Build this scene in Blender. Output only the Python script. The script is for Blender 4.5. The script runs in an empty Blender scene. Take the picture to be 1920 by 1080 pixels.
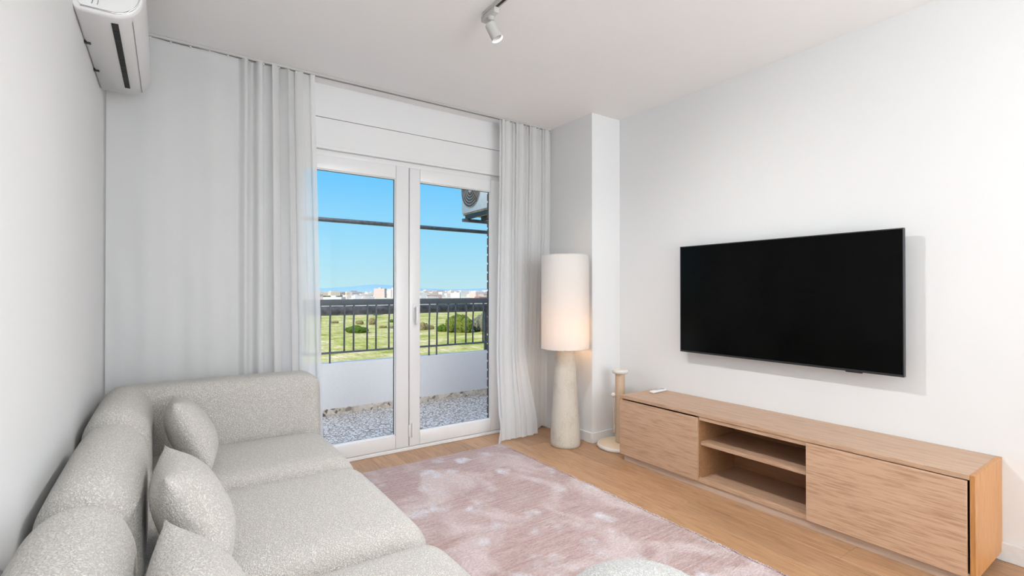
import bpy, bmesh, math, random
from mathutils import Vector, Matrix, noise as mnoise
random.seed(7)
sc = bpy.context.scene
COL = sc.collection
R = math.radians

# ------------------------------------------------------------ camera
CAM_H = 1.25
cd = bpy.data.cameras.new('camera'); cam = bpy.data.objects.new('camera', cd); COL.objects.link(cam)
cd.sensor_width = 36.0; cd.lens = 929.3 / 1920 * 36; cd.clip_start = .02; cd.clip_end = 30000
YAW, PITCH = R(34.73), R(.342)
fwd = Vector((math.sin(YAW)*math.cos(PITCH), math.cos(YAW)*math.cos(PITCH), math.sin(PITCH)))
cam.location = (0, 0, CAM_H)
cam.rotation_euler = fwd.to_track_quat('-Z', 'Y').to_euler()
sc.camera = cam

# ------------------------------------------------------------ world, sun, lights, exposure
w = bpy.data.worlds.new('sky'); sc.world = w; w.use_nodes = True
nt = w.node_tree; nt.nodes.clear()
o_ = nt.nodes.new('ShaderNodeOutputWorld'); bg = nt.nodes.new('ShaderNodeBackground')
tc = nt.nodes.new('ShaderNodeTexCoord'); sx = nt.nodes.new('ShaderNodeSeparateXYZ'); cr = nt.nodes.new('ShaderNodeValToRGB')
nt.links.new(tc.outputs['Generated'], sx.inputs[0]); nt.links.new(sx.outputs['Z'], cr.inputs[0])
nt.links.new(cr.outputs[0], bg.inputs[0]); nt.links.new(bg.outputs[0], o_.inputs[0])
els = cr.color_ramp.elements
els[0].position = 0.0; els[0].color = (.52, .80, .86, 1)
els[1].position = 1.0; els[1].color = (.08, .36, .95, 1)
for p, c in ((.10, (.33, .72, .95, 1)), (.21, (.17, .60, 1.0, 1)), (.5, (.13, .48, 1.0, 1))):
    e = els.new(p); e.color = c
els[-1].color = (.17, .44, .93, 1)
bg.inputs[1].default_value = 1.0

def sun(name, az, el, strength, angle, color):
    d = bpy.data.lights.new(name, 'SUN'); d.energy = strength; d.angle = R(angle); d.color = color
    o = bpy.data.objects.new(name, d); COL.objects.link(o)
    v = Vector((math.sin(R(az))*math.cos(R(el)), math.cos(R(az))*math.cos(R(el)), math.sin(R(el))))
    o.rotation_euler = v.to_track_quat('Z', 'Y').to_euler(); o.location = (0, -8, 12)
sun('sun', 248, 42, 5.6, .5, (1, .95, .86))

YBACK = -4.3
def area(name, loc, size, size_y, power, color, rot=(0, 0, 0)):
    d = bpy.data.lights.new(name, 'AREA'); d.shape = 'RECTANGLE'; d.size = size; d.size_y = size_y
    d.energy = power; d.color = color
    o = bpy.data.objects.new(name, d); COL.objects.link(o); o.location = loc; o.rotation_euler = rot
area('added_ceiling_fill', (1.3, -2.5, .80), 1.4, .9, 135, (.88, .95, 1), (R(180), 0, 0))  # unseen fill aimed upwards, added to brighten the ceiling
area('added_balcony_fill', (1.7, 4.42, 2.915), 2.6, .7, 24, (.97, .95, 1))  # fill added out of view above the balcony to brighten it
area('added_rear_fill', (1.45, YBACK+.03, 1.35), 3.2, 2.4, 112, (.88, .945, 1), (R(90), 0, R(180)))  # unseen fill added at the back wall for even frontal light
sc.view_settings.view_transform = 'Standard'; sc.view_settings.look = 'None'
sc.view_settings.exposure = 0.0; sc.view_settings.gamma = 1.0; sc.view_settings.use_curve_mapping = False

# ------------------------------------------------------------ helpers
def tag(o, label=None, cat=None, group=None, kind=None):
    if label: o['label'] = label
    if cat: o['category'] = cat
    if group: o['group'] = group
    if kind: o['kind'] = kind
    return o
def empty(name, loc=(0, 0, 0), rz=0, label=None, cat=None, group=None, kind=None, parent=None):
    o = bpy.data.objects.new(name, None); COL.objects.link(o); o.location = loc; o.rotation_euler = (0, 0, rz)
    o.empty_display_size = .05
    if parent: o.parent = parent
    return tag(o, label, cat, group, kind)
def obj(name, bm, mat, parent=None, smooth=False, kind=None, autosmooth=None):
    me = bpy.data.meshes.new(name); bm.to_mesh(me); bm.free()
    for m_ in (mat if isinstance(mat, (list, tuple)) else [mat]): me.materials.append(m_)
    if smooth or autosmooth:
        for p in me.polygons: p.use_smooth = True
        if autosmooth: me.set_sharp_from_angle(angle=R(autosmooth))
    o = bpy.data.objects.new(name, me); COL.objects.link(o)
    if parent: o.parent = parent
    if kind: o['kind'] = kind
    return o
def box(bm, x0, x1, y0, y1, z0, z1, bev=0, seg=2):
    vs = [bm.verts.new((x, y, z)) for x in (x0, x1) for y in (y0, y1) for z in (z0, z1)]
    fs = [bm.faces.new([vs[i] for i in q]) for q in ((0,1,3,2),(4,6,7,5),(0,4,5,1),(2,3,7,6),(0,2,6,4),(1,5,7,3))]
    if bev:
        es = list({e for f in fs for e in f.edges})
        bmesh.ops.bevel(bm, geom=es, offset=bev, segments=seg, affect='EDGES', profile=.5)
def BX(name, mat, parent, x0, x1, y0, y1, z0, z1, bev=0, seg=2, kind=None):
    bm = bmesh.new(); box(bm, x0, x1, y0, y1, z0, z1, bev, seg)
    return obj(name, bm, mat, parent, autosmooth=40 if bev else None, kind=kind)
def tube(bm, pts, r, n=12, cap=True):
    pts = [Vector(p) for p in pts]; rings = []
    for i, p in enumerate(pts):
        a = pts[max(i-1, 0)]; b = pts[min(i+1, len(pts)-1)]; d = (b-a).normalized()
        u = d.orthogonal().normalized() if abs(d.z) < .99 else Vector((1, 0, 0)); v = d.cross(u).normalized(); u = v.cross(d)
        rr = r[i] if isinstance(r, (list, tuple)) else r
        rings.append([bm.verts.new(p + (u*math.cos(t) + v*math.sin(t))*rr) for t in [2*math.pi*k/n for k in range(n)]])
    for A, B in zip(rings, rings[1:]):
        for k in range(n): bm.faces.new((A[k], A[(k+1) % n], B[(k+1) % n], B[k]))
    if cap: bm.faces.new(rings[0][::-1]); bm.faces.new(rings[-1])
def lathe(bm, prof, n=48, c=(0, 0)):
    rings = []
    for r, z in prof:
        rings.append([bm.verts.new((c[0]+r*math.cos(2*math.pi*k/n), c[1]+r*math.sin(2*math.pi*k/n), z)) for k in range(n)] if r > 1e-6 else [bm.verts.new((c[0], c[1], z))])
    for A, B in zip(rings, rings[1:]):
        for k in range(n):
            a, b = A[k % len(A)], A[(k+1) % len(A)]; c_, d = B[(k+1) % len(B)], B[k % len(B)]
            f = []
            for v in (a, b, c_, d):
                if v not in f: f.append(v)
            if len(f) > 2: bm.faces.new(f)
def pillowbox(sx, sy, sz, r, n=22, puff=(0, 0, 0), q=3.0):
    """rounded box centred at origin; puff = extra bulge on x, y, z faces"""
    bm = bmesh.new(); V = {}
    def warp(t): return math.copysign(1-(1-abs(t))**1.35, t)
    def vert(p):
        k = tuple(round(c, 6) for c in p)
        if k not in V:
            s = Vector((p[0]*sx/2, p[1]*sy/2, p[2]*sz/2)); rr = [min(q_, h/2*.999) for q_, h in zip(r if isinstance(r, tuple) else (r, r, r), (sx, sy, sz))]
            inner = Vector([max(-(h/2-a), min(h/2-a, c)) for h, a, c in zip((sx, sy, sz), rr, s)])
            d = s-inner
            if d.length > 1e-9:
                m = max(abs(d[i]/rr[i]) for i in range(3))
                nrm = Vector([d[i]/rr[i] for i in range(3)]).normalized()
                s = inner + Vector([nrm[i]*m*rr[i] for i in range(3)])
            u = [s[i]/(h/2) for i, h in enumerate((sx, sy, sz))]
            for i in range(3):
                a, b = [j for j in range(3) if j != i]
                s[i] += puff[i]*u[i]*(1-abs(u[a])**q)*(1-abs(u[b])**q)
            V[k] = bm.verts.new(s)
        return V[k]
    g = [warp(-1+2*i/n) for i in range(n+1)]
    for ax in range(3):
        a, b = (ax+1) % 3, (ax+2) % 3
        for sgn in (-1, 1):
            for i in range(n):
                for j in range(n):
                    q4 = []
                    for (di, dj) in ((0,0),(1,0),(1,1),(0,1)):
                        p = [0, 0, 0]; p[ax] = sgn; p[a] = g[i+di]; p[b] = g[j+dj]; q4.append(vert(p))
                    bm.faces.new(q4 if sgn > 0 else q4[::-1])
    return bm

# ------------------------------------------------------------ materials
class NT:
    def __init__(s, name):
        s.m = bpy.data.materials.new(name); s.m.use_nodes = True; s.t = s.m.node_tree; s.t.nodes.clear()
        s.out = s.n('OutputMaterial')
    def n(s, kind, **kw):
        x = s.t.nodes.new('ShaderNode'+kind)
        for k, v in kw.items():
            if hasattr(x, k): setattr(x, k, v)
            else: x.inputs[k.replace('_', ' ')].default_value = v
        return x
    def l(s, a, b): s.t.links.new(a, b)
    def coord(s, scale=(1, 1, 1), kind='Object', rnd=False, rot=(0, 0, 0)):
        tc = s.n('TexCoord'); mp = s.n('Mapping'); s.l(tc.outputs[kind], mp.inputs[0]); mp.inputs['Scale'].default_value = scale
        mp.inputs['Rotation'].default_value = rot
        if rnd:
            oi = s.n('ObjectInfo'); mm = s.n('VectorMath', operation='SCALE'); mm.inputs[0].default_value = (37, 53, 11)
            s.l(oi.outputs['Random'], mm.inputs['Scale']); s.l(mm.outputs[0], mp.inputs['Location'])
        return mp.outputs[0]
    def ramp(s, fac, stops):
        r = s.n('ValToRGB'); s.l(fac, r.inputs[0]); e = r.color_ramp.elements
        e[0].position, e[0].color = stops[0][0], (*stops[0][1], 1); e[1].position, e[1].color = stops[-1][0], (*stops[-1][1], 1)
        for p, c in stops[1:-1]: x = e.new(p); x.color = (*c, 1)
        return r.outputs[0]
    def mix(s, f, a, b, mode='MIX'):
        x = s.n('Mix', data_type='RGBA', blend_type=mode)
        for i, v in ((0, f), (6, a), (7, b)):
            if hasattr(v, 'links') or hasattr(v, 'is_linked'): s.l(v, x.inputs[i])
            else: x.inputs[i].default_value = v if i == 0 else (*v, 1)
        return x.outputs[2]
    def bsdf(s, color, rough=.5, bump=None, bdist=.001, bstr=1, **kw):
        b = s.n('BsdfPrincipled')
        if hasattr(color, 'is_linked'): s.l(color, b.inputs['Base Color'])
        else: b.inputs['Base Color'].default_value = (*color, 1)
        if hasattr(rough, 'is_linked'): s.l(rough, b.inputs['Roughness'])
        else: b.inputs['Roughness'].default_value = rough
        if bump is not None:
            bp = s.n('Bump'); bp.inputs['Distance'].default_value = bdist; bp.inputs['Strength'].default_value = bstr
            s.l(bump, bp.inputs['Height']); s.l(bp.outputs[0], b.inputs['Normal'])
        for k, v in kw.items(): b.inputs[k.replace('_', ' ')].default_value = v
        s.l(b.outputs[0], s.out.inputs[0]); return b

def plain(name, color, rough=.5, bump_scale=None, bdist=.0005, var=.03, **kw):
    t = NT(name); co = t.coord()
    nz = t.n('TexNoise', Scale=bump_scale or 40, Detail=3); t.l(co, nz.inputs['Vector'])
    c = t.ramp(nz.outputs[0], [(.3, tuple(x*(1-var) for x in color)), (.7, tuple(min(1, x*(1+var)) for x in color))])
    t.bsdf(c, rough, nz.outputs[0] if bump_scale else None, bdist, **kw); return t.m

M = {}
def paint(name, color):
    t = NT(name); co = t.coord(); n1 = t.n('TexNoise', Scale=180, Detail=2); t.l(co, n1.inputs[0])
    n2 = t.n('TexNoise', Scale=1.1, Detail=2); t.l(co, n2.inputs[0])
    c = t.ramp(n2.outputs[0], [(.3, tuple(x*.985 for x in color)), (.7, color)])
    t.bsdf(c, .75, n1.outputs[0], .0004, .5, Specular_IOR_Level=.3); return t.m
M['wall'] = paint('white_wall_paint', (.82, .825, .825))
M['ceil'] = paint('white_ceiling_paint', (.92, .925, .925))
M['pvc'] = plain('white_pvc', (.83, .83, .83), .28, var=.004)
M['plastic'] = plain('white_plastic', (.80, .80, .80), .3, var=.004)
M['skirt'] = plain('white_skirting', (.80, .80, .79), .4)
M['dark'] = plain('dark_plastic', (.012, .012, .014), .4)
M['slot'] = plain('black_slot', (.002, .002, .002), .6, var=0)
M['seal'] = plain('dark_gasket', (.06, .06, .065), .6)
M['chrome'] = plain('chrome', (.75, .75, .76), .15, Metallic=1.0)
M['whitemetal'] = plain('white_painted_metal', (.56, .555, .54), .4, var=.01)
M['bezel'] = plain('tv_bezel', (.045, .047, .052), .35, Metallic=.6)
M['screen'] = plain('tv_screen', (.0015, .0015, .0015), .16, var=0, Specular_IOR_Level=.10)
M['rubber'] = plain('grey_rubber', (.35, .36, .37), .6)

def wood(name, c_lo, c_mid, c_hi, along='y', rough=.45, scale=1.0, cath=.5, rnd=False, bd=.0003):
    t = NT(name)
    s = {'y': (1, .06, 1), 'x': (.06, 1, 1), 'z': (1, 1, .06)}[along]
    co = t.coord(tuple(v*scale for v in s), rnd=rnd)
    n0 = t.n('TexNoise', Scale=1.9, Detail=1.5, Distortion=.1); t.l(co, n0.inputs[0])
    ma = t.n('Math', operation='MULTIPLY'); t.l(n0.outputs[0], ma.inputs[0]); ma.inputs[1].default_value = 26*cath
    fr = t.n('Math', operation='SINE'); m2 = t.n('Math', operation='MULTIPLY'); t.l(ma.outputs[0], m2.inputs[0]); m2.inputs[1].default_value = 5.0
    t.l(m2.outputs[0], fr.inputs[0])
    n1 = t.n('TexNoise', Scale=120, Detail=4, Roughness=.62); t.l(co, n1.inputs[0])
    n2 = t.n('TexNoise', Scale=4, Detail=2); t.l(co, n2.inputs[0])
    a = t.n('Math', operation='MULTIPLY_ADD'); t.l(fr.outputs[0], a.inputs[0]); a.inputs[1].default_value = .03
    t.l(n1.outputs[0], a.inputs[2])
    b = t.n('Math', operation='MULTIPLY_ADD'); t.l(n2.outputs[0], b.inputs[0]); b.inputs[1].default_value = .22
    t.l(a.outputs[0], b.inputs[2])
    c = t.ramp(b.outputs[0], [(.40, c_lo), (.61, c_mid), (.84, c_hi)])
    if rnd:
        oi = t.n('ObjectInfo'); hs = t.n('HueSaturation'); mr = t.n('MapRange'); t.l(oi.outputs['Random'], mr.inputs[0])
        mr.inputs['To Min'].default_value = .88; mr.inputs['To Max'].default_value = 1.1
        t.l(mr.outputs[0], hs.inputs['Value']); t.l(c, hs.inputs['Color']); c = hs.outputs[0]
    t.bsdf(c, rough, n1.outputs[0], bd, .6); return t.m
M['plank'] = wood('oak_floor_plank', (.30, .165, .085), (.45, .255, .135), (.53, .315, .175), 'y', .36, 1.0, .5, True)
M['oak'] = wood('oak_veneer_lengthwise', (.44, .26, .16), (.60, .39, .255), (.66, .45, .31), 'y', .42, 1.1, 1.0, True)
M['oakv'] = wood('oak_upright_lit_orange', (.40, .18, .055), (.55, .255, .085), (.61, .30, .11), 'z', .42, 1.1, .5)  # warm light on the cabinet side is put into this orange
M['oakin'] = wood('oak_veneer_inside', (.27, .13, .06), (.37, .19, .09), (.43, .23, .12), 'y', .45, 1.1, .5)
M['plinth'] = wood('pale_wood_plinth', (.50, .36, .27), (.58, .43, .33), (.62, .47, .37), 'y', .5, 1.1, .3)

def boucle(name, color, cell=195, dist=.004):
    t = NT(name); co = t.coord()
    nw = t.n('TexNoise', Scale=70, Detail=2); t.l(co, nw.inputs[0])
    ad = t.n('VectorMath', operation='MULTIPLY_ADD'); t.l(nw.outputs['Color'], ad.inputs[0]); ad.inputs[1].default_value = (.012, .012, .012); t.l(co, ad.inputs[2])
    v = t.n('TexVoronoi', Scale=cell); t.l(ad.outputs[0], v.inputs['Vector'])
    n = t.n('TexNoise', Scale=cell*.7, Detail=3, Roughness=.7, Distortion=1.2); t.l(co, n.inputs[0])
    h = t.n('Math', operation='MULTIPLY_ADD'); t.l(v.outputs['Distance'], h.inputs[0]); h.inputs[1].default_value = -.9; t.l(n.outputs[0], h.inputs[2])
    c = t.ramp(h.outputs[0], [(-.0, tuple(x*.68 for x in color)), (.35, color), (.6, tuple(min(1, x*1.12) for x in color))])
    t.bsdf(c, .95, h.outputs[0], dist, 1, Specular_IOR_Level=.1, Sheen_Weight=.25, Sheen_Roughness=.5); return t.m
M['boucle'] = boucle('grey_beige_boucle', (.82, .78, .725))
M['boucle_w'] = boucle('white_boucle', (.80, .795, .775), 150, .005)

# rug
t = NT('dusty_pink_pile'); co = t.coord()
nl = t.n('TexNoise', Scale=4.2, Detail=4, Roughness=.6, Distortion=.6); t.l(co, nl.inputs[0])
nb = t.n('TexNoise', Scale=2.4, Detail=2, Distortion=1.0); co2 = t.coord((1.2, 1, 1), rot=(0, 0, .5)); t.l(co2, nb.inputs[0])
st = t.n('TexNoise', Scale=9, Detail=4, Roughness=.7); co3 = t.coord((.55, 7, 1)); t.l(co3, st.inputs[0])
vm = t.n('TexNoise', Scale=11, Detail=3); t.l(co2, vm.inputs[0]); va = t.n('VectorMath', operation='MULTIPLY_ADD'); t.l(vm.outputs['Color'], va.inputs[0]); va.inputs[1].default_value = (.16, .16, 0); t.l(co2, va.inputs[2])
vv = t.n('TexVoronoi', Scale=5.0); t.l(va.outputs[0], vv.inputs['Vector'])
fib = t.n('TexNoise', Scale=150, Detail=2); co4 = t.coord((.5, 1, 1)); t.l(co4, fib.inputs[0])
base = t.ramp(st.outputs[0], [(.24, (.38, .245, .22)), (.5, (.53, .37, .345)), (.76, (.66, .51, .48))])
sp = t.ramp(nb.outputs[0], [(.47, (0, 0, 0)), (.62, (.85, .85, .85))])
c1 = t.mix(sp, base, (.72, .59, .575))
vo = t.ramp(vv.outputs['Distance'], [(.15, (1, 1, 1)), (.42, (0, 0, 0))])
ms = t.n('Math', operation='MULTIPLY'); t.l(vo, ms.inputs[0]); sm = t.ramp(nl.outputs[0], [(.42, (0, 0, 0)), (.60, (1, 1, 1))]); t.l(sm, ms.inputs[1])
c2 = t.mix(ms.outputs[0], c1, (.78, .76, .80))
tn = t.ramp(nl.outputs[0], [(.27, (.8, .8, .8)), (.38, (0, 0, 0))])
c3 = t.mix(tn, c2, (.46, .29, .22))
fr_ = t.ramp(fib.outputs[0], [(.3, (.72, .72, .72)), (.7, (1.05, 1.05, 1.05))]); c4 = t.mix(1.0, c3, fr_, 'MULTIPLY')
hh = t.n('Math', operation='ADD'); t.l(fib.outputs[0], hh.inputs[0]); t.l(st.outputs[0], hh.inputs[1])
t.bsdf(c4, .9, hh.outputs[0], .007, 1, Specular_IOR_Level=.15, Sheen_Weight=.3); M['rug'] = t.m

# curtain
t = NT('sheer_white_linen'); co = t.coord(); wv = t.n('TexNoise', Scale=420, Detail=1); t.l(co, wv.inputs[0])
df = t.n('BsdfDiffuse'); df.inputs[0].default_value = (.90, .90, .895, 1); tl = t.n('BsdfTranslucent'); tl.inputs[0].default_value = (.93, .93, .925, 1)
tr = t.n('BsdfTransparent'); m1 = t.n('MixShader'); m1.inputs[0].default_value = .42
bp = t.n('Bump'); bp.inputs['Distance'].default_value = .0006; t.l(wv.outputs[0], bp.inputs['Height']); t.l(bp.outputs[0], df.inputs['Normal'])
t.l(df.outputs[0], m1.inputs[1]); t.l(tl.outputs[0], m1.inputs[2])
m2 = t.n('MixShader'); m2.inputs[0].default_value = .22; t.l(m1.outputs[0], m2.inputs[1]); t.l(tr.outputs[0], m2.inputs[2]); t.l(m2.outputs[0], t.out.inputs[0])
M['curtain'] = t.m; M['curtain_dense'] = t.m.copy(); M['curtain_dense'].name = 'dense_white_linen'
[setattr(n_.inputs[0], 'default_value', .10) for n_ in M['curtain_dense'].node_tree.nodes if n_.type == 'MIX_SHADER' and abs(n_.inputs[0].default_value-.22) < .01]
# lamp shade
t = NT('white_linen_shade'); co = t.coord((1, 1, 3)); wv = t.n('TexNoise', Scale=160, Detail=2); t.l(co, wv.inputs[0])
cc = t.ramp(wv.outputs[0], [(.3, (.88, .86, .84)), (.7, (.93, .91, .89))])
df = t.n('BsdfDiffuse'); tl = t.n('BsdfTranslucent'); t.l(cc, df.inputs[0]); t.l(cc, tl.inputs[0])
m1 = t.n('MixShader'); m1.inputs[0].default_value = .4; t.l(df.outputs[0], m1.inputs[1]); t.l(tl.outputs[0], m1.inputs[2]); t.l(m1.outputs[0], t.out.inputs[0])
M['shade'] = t.m
# lamp base: fabric/plaster speckle
t = NT('beige_textured_base'); co = t.coord((1, 1, .6)); n = t.n('TexNoise', Scale=90, Detail=4, Roughness=.7); t.l(co, n.inputs[0])
n2 = t.n('TexNoise', Scale=9, Detail=2); t.l(co, n2.inputs[0]); ad = t.n('Math', operation='ADD'); t.l(n.outputs[0], ad.inputs[0]); t.l(n2.outputs[0], ad.inputs[1])
c = t.ramp(ad.outputs[0], [(.70, (.50, .44, .37)), (1.1, (.62, .57, .49))]); t.bsdf(c, .85, n.outputs[0], .002, .8); M['lampbase'] = t.m
M['sisal'] = plain('beige_sisal', (.66, .50, .35), .9, 300, .002, .12)
M['plush'] = plain('cream_plush', (.76, .63, .47), .95, 200, .002, .06)
M['plushw'] = plain('pale_plush_rim', (.78, .74, .69), .95, 200, .002, .04)

def glass():
    t = NT('window_glass'); g = t.n('BsdfGlossy'); g.inputs['Roughness'].default_value = .0
    tr = t.n('BsdfTransparent'); tr.inputs[0].default_value = (1, 1, 1, 1)
    f = t.n('Fresnel'); f.inputs[0].default_value = 1.45; ms = t.n('Math', operation='MULTIPLY'); t.l(f.outputs[0], ms.inputs[0]); ms.inputs[1].default_value = .12
    mx = t.n('MixShader'); t.l(ms.outputs[0], mx.inputs[0]); t.l(tr.outputs[0], mx.inputs[1]); t.l(g.outputs[0], mx.inputs[2]); t.l(mx.outputs[0], t.out.inputs[0]); return t.m
M['glass'] = glass()
# balcony
M['parapet'] = plain('white_render', (.93, .90, .90), .85, 60, .002, .02)
t = NT('terrazzo'); co = t.coord((1, 1, 1)); v = t.n('TexVoronoi', Scale=26, Randomness=1.0); t.l(co, v.inputs['Vector'])
v2 = t.n('TexVoronoi', Scale=26, feature='DISTANCE_TO_EDGE'); t.l(co, v2.inputs['Vector'])
sp_ = t.n('SeparateColor'); t.l(v.outputs['Color'], sp_.inputs[0])
cc = t.ramp(sp_.outputs[0], [(0, (.50, .46, .44)), (.15, (.78, .74, .72)), (.55, (.88, .86, .85)), (1, (.95, .94, .93))])
ed = t.ramp(v2.outputs['Distance'], [(.05, (0, 0, 0)), (.12, (1, 1, 1))]); c = t.mix(ed, (.26, .21, .18), cc); t.bsdf(c, .4); M['terrazzo'] = t.m
t = NT('terrazzo_skirting'); co = t.coord(); v = t.n('TexVoronoi', Scale=30); t.l(co, v.inputs['Vector']); sp_ = t.n('SeparateColor'); t.l(v.outputs['Color'], sp_.inputs[0])
c = t.ramp(sp_.outputs[0], [(0, (.16, .13, .12)), (.14, (.55, .45, .36)), (.5, (.78, .68, .56)), (1, (.86, .78, .68))]); t.bsdf(c, .5); M['tskirt'] = t.m
M['railing'] = plain('grey_painted_steel', (.13, .14, .155), .35, 30, .0005, .1, Metallic=.3)
M['pipe'] = plain('weathered_grey_pipe', (.10, .115, .135), .4, 25, .002, .35, Metallic=.3)
M['awning'] = plain('weathered_awning_roll', (.13, .12, .12), .5, 18, .004, .6)
M['brick'] = plain('dark_brown_brick', (.13, .07, .05), .8, 60, .002, .25)
M['mortar'] = plain('pale_mortar', (.72, .71, .68), .9, 60, .002, .05)
M['acout'] = plain('light_blue_grey_metal', (.52, .58, .64), .4, 20, .0003, .05)
M['acgrill'] = plain('dark_grill', (.09, .08, .075), .5)
M['wire'] = plain('grill_wire', (.42, .38, .34), .4)
M['acrust'] = plain('rusty_underside', (.34, .26, .17), .8, 20, .003, .5)

# ------------------------------------------------------------ room shell
XL, XR, YB, YW, H = -.296, 3.19, -4.3, 3.65, 2.72
PX, PY = 2.865, 2.976          # corner pier
OX0, OX1, OZ = .66, 2.45, 2.262  # balcony door opening
def struct(o, label, cat='wall'): return tag(o, label, cat, kind='structure')
struct(BX('wall_left', M['wall'], None, XL-.12, XL, YB-.12, 3.9, -.02, H), 'plain white wall behind the long sofa')
struct(BX('wall_right', M['wall'], None, XR, XR+.12, YB-.12, 3.9, -.02, H), 'plain white wall carrying the television')
struct(BX('wall_back', M['wall'], None, XL, XR, YB-.12, YB, -.02, H), 'plain white wall behind the camera')
struct(BX('ceiling', M['ceil'], None, XL-.12, XR+.12, YB-.12, 3.9, H, H+.25), 'flat white ceiling over the living room', 'ceiling')
struct(BX('wall_pier', M['wall'], None, PX, XR, PY, YW, -.02, H), 'white corner pier beside the floor lamp')
ww = struct(empty('wall_window'), 'white wall around the balcony door with a shutter box above', 'wall')
BX('wall_panel', M['wall'], ww, XL, OX0, YW, YW+.1, -.02, H)
BX('wall_panel', M['wall'], ww, OX1, PX+.02, YW, YW+.1, -.02, H)
BX('shutter_box', M['wall'], ww, OX0, OX1, YW+.003, YW+.1, OZ, 2.484, .002, 1)
BX('shutter_box_lid', M['wall'], ww, OX0, OX1, YW, YW+.1, 2.487, H)
BX('casing_strip', M['pvc'], ww, OX0, OX1, YW-.004, YW+.004, OZ, OZ+.022, .002, 1)

w1 = struct(empty('rear_fill_surround'), 'white frame added around the fill light behind the camera', 'frame')  # made-up surround for the rear fill, no window known here
bm = bmesh.new()
for a in ((-.2, 3.1, .08, .14), (-.2, 3.1, 2.56, 2.62), (-.2, -.14, .14, 2.56), (3.04, 3.1, .14, 2.56)): box(bm, a[0], a[1], YB, YB+.06, a[2], a[3], .004, 1)
obj('fill_frame', bm, M['pvc'], w1)
fl = struct(empty('floor'), 'warm oak plank floor running towards the balcony door', 'floor')
BX('subfloor', M['seal'], fl, XL, XR, YB, YW+.1, -.03, -.012)
pw = .192; x = XL
rnd = random.Random(3)
plank_mesh = {}
row = 0
while x < XR-.01:
    x1 = min(x+pw, XR); y = YB - rnd.uniform(0, 1.2)
    while y < YW+.05:
        L = 1.38; y0, y1 = max(y, YB), min(y+L, YW+.08)
        if y1-y0 > .03:
            key = (round(x1-x, 4), round(y1-y0, 4))
            if key in plank_mesh: o = bpy.data.objects.new('plank', plank_mesh[key]); COL.objects.link(o); o.parent = fl
            else:
                bm = bmesh.new(); box(bm, .0004, x1-x-.0004, .0004, y1-y0-.0004, -.012, 0, .0012, 1)
                o = obj('plank', bm, M['plank'], fl); plank_mesh[key] = o.data
            o.location = (x, y0, 0)
        y += L
    x = x1
def skirting(name, pts, lab):
    # pts: polyline, board thickness to the room side given per segment
    g = struct(empty(name), lab, 'baseboard')
    for (x0, x1, y0, y1) in pts: BX('board', M['skirt'], g, x0, x1, y0, y1, 0, .085, .003, 1)
skirting('baseboard_right', [(XR-.014, XR, YB, PY)], 'white skirting board along the television wall')
skirting('baseboard_pier', [(PX-.014, XR-.014, PY-.014, PY), (PX-.014, PX, PY, YW-.014)], 'white skirting board wrapped around the corner pier')
skirting('baseboard_window', [(XL+.014, OX0, YW-.014, YW), (OX1, PX, YW-.014, YW)], 'white skirting board under the curtains beside the balcony door')
skirting('baseboard_left', [(XL, XL+.014, YB, YW)], 'white skirting board behind the sofa')

# ------------------------------------------------------------ balcony door
dr = struct(empty('door_1'), 'white double-leaf glazed balcony door with slim frames', 'door')
YD = 3.67
def ring(name, mat, parent, x0, x1, z0, z1, wl, wr, wb, wt, y0, y1, bev=.004):
    bm = bmesh.new()
    for a in ((x0, x0+wl, z0, z1), (x1-wr, x1, z0, z1), (x0+wl, x1-wr, z0, z0+wb), (x0+wl, x1-wr, z1-wt, z1)):
        box(bm, a[0], a[1], y0, y1, a[2], a[3], bev, 2)
    return obj(name, bm, mat, parent, autosmooth=40)
ring('door_frame', M['pvc'], dr, OX0, OX1, 0, OZ, .05, .045, .034, .045, YD+.008, YD+.08)
BX('door_sill', M['pvc'], dr, OX0, OX1, YD-.012, YD+.02, 0, .026, .003, 1)
def leaf(x0, x1, gl, gr, nm):
    lf = empty(nm, parent=dr)
    z0, z1 = .030, 2.222
    f = ring('leaf_frame', M['pvc'], dr, x0, x1, z0, z1, gl-x0, x1-gr, .132-z0, z1-2.122, YD-.006, YD+.038, .006)
    bpy.data.objects.remove(lf)
    ring('glazing_bead', M['pvc'], f, gl-.004, gr+.004, .128, 2.126, .010, .010, .010, .010, YD+.006, YD+.03, .003)
    ring('gasket', M['seal'], f, gl+.004, gr-.004, .134, 2.118, .003, .003, .003, .003, YD+.020, YD+.034, 0)
    BX('glass_pane', M['glass'], f, gl+.002, gr-.002, YD+.026, YD+.030, .13, 2.124)
    return f
lfl = leaf(.70, 1.5545, .765, 1.447, 'leaf')
lfr = leaf(1.5585, 2.412, 1.648, 2.316, 'leaf')
BX('centre_gap_seal', M['seal'], dr, 1.5545, 1.5585, YD+.004, YD+.05, .034, 2.22)
# handle on right leaf
hb = BX('handle_plate', M['pvc'], lfr, 1.588, 1.618, YD-.014, YD-.006, 1.02, 1.15, .004, 2)
bm = bmesh.new(); tube(bm, [(1.603, YD-.012, 1.115), (1.603, YD-.05, 1.115)], .010, 14)
box(bm, 1.593, 1.613, YD-.062, YD-.046, .985, 1.128, .006, 2); obj('handle_lever', bm, M['pvc'], lfr, autosmooth=40)
for (xx, z0, z1, f) in ((1.5565, .11, .20, lfl), (1.583, .10, .21, lfr)):
    bm = bmesh.new(); tube(bm, [(xx, YD-.012, z0), (xx, YD-.012, z1)], .008, 12); obj('hinge', bm, M['pvc'], f, autosmooth=40)

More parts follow.
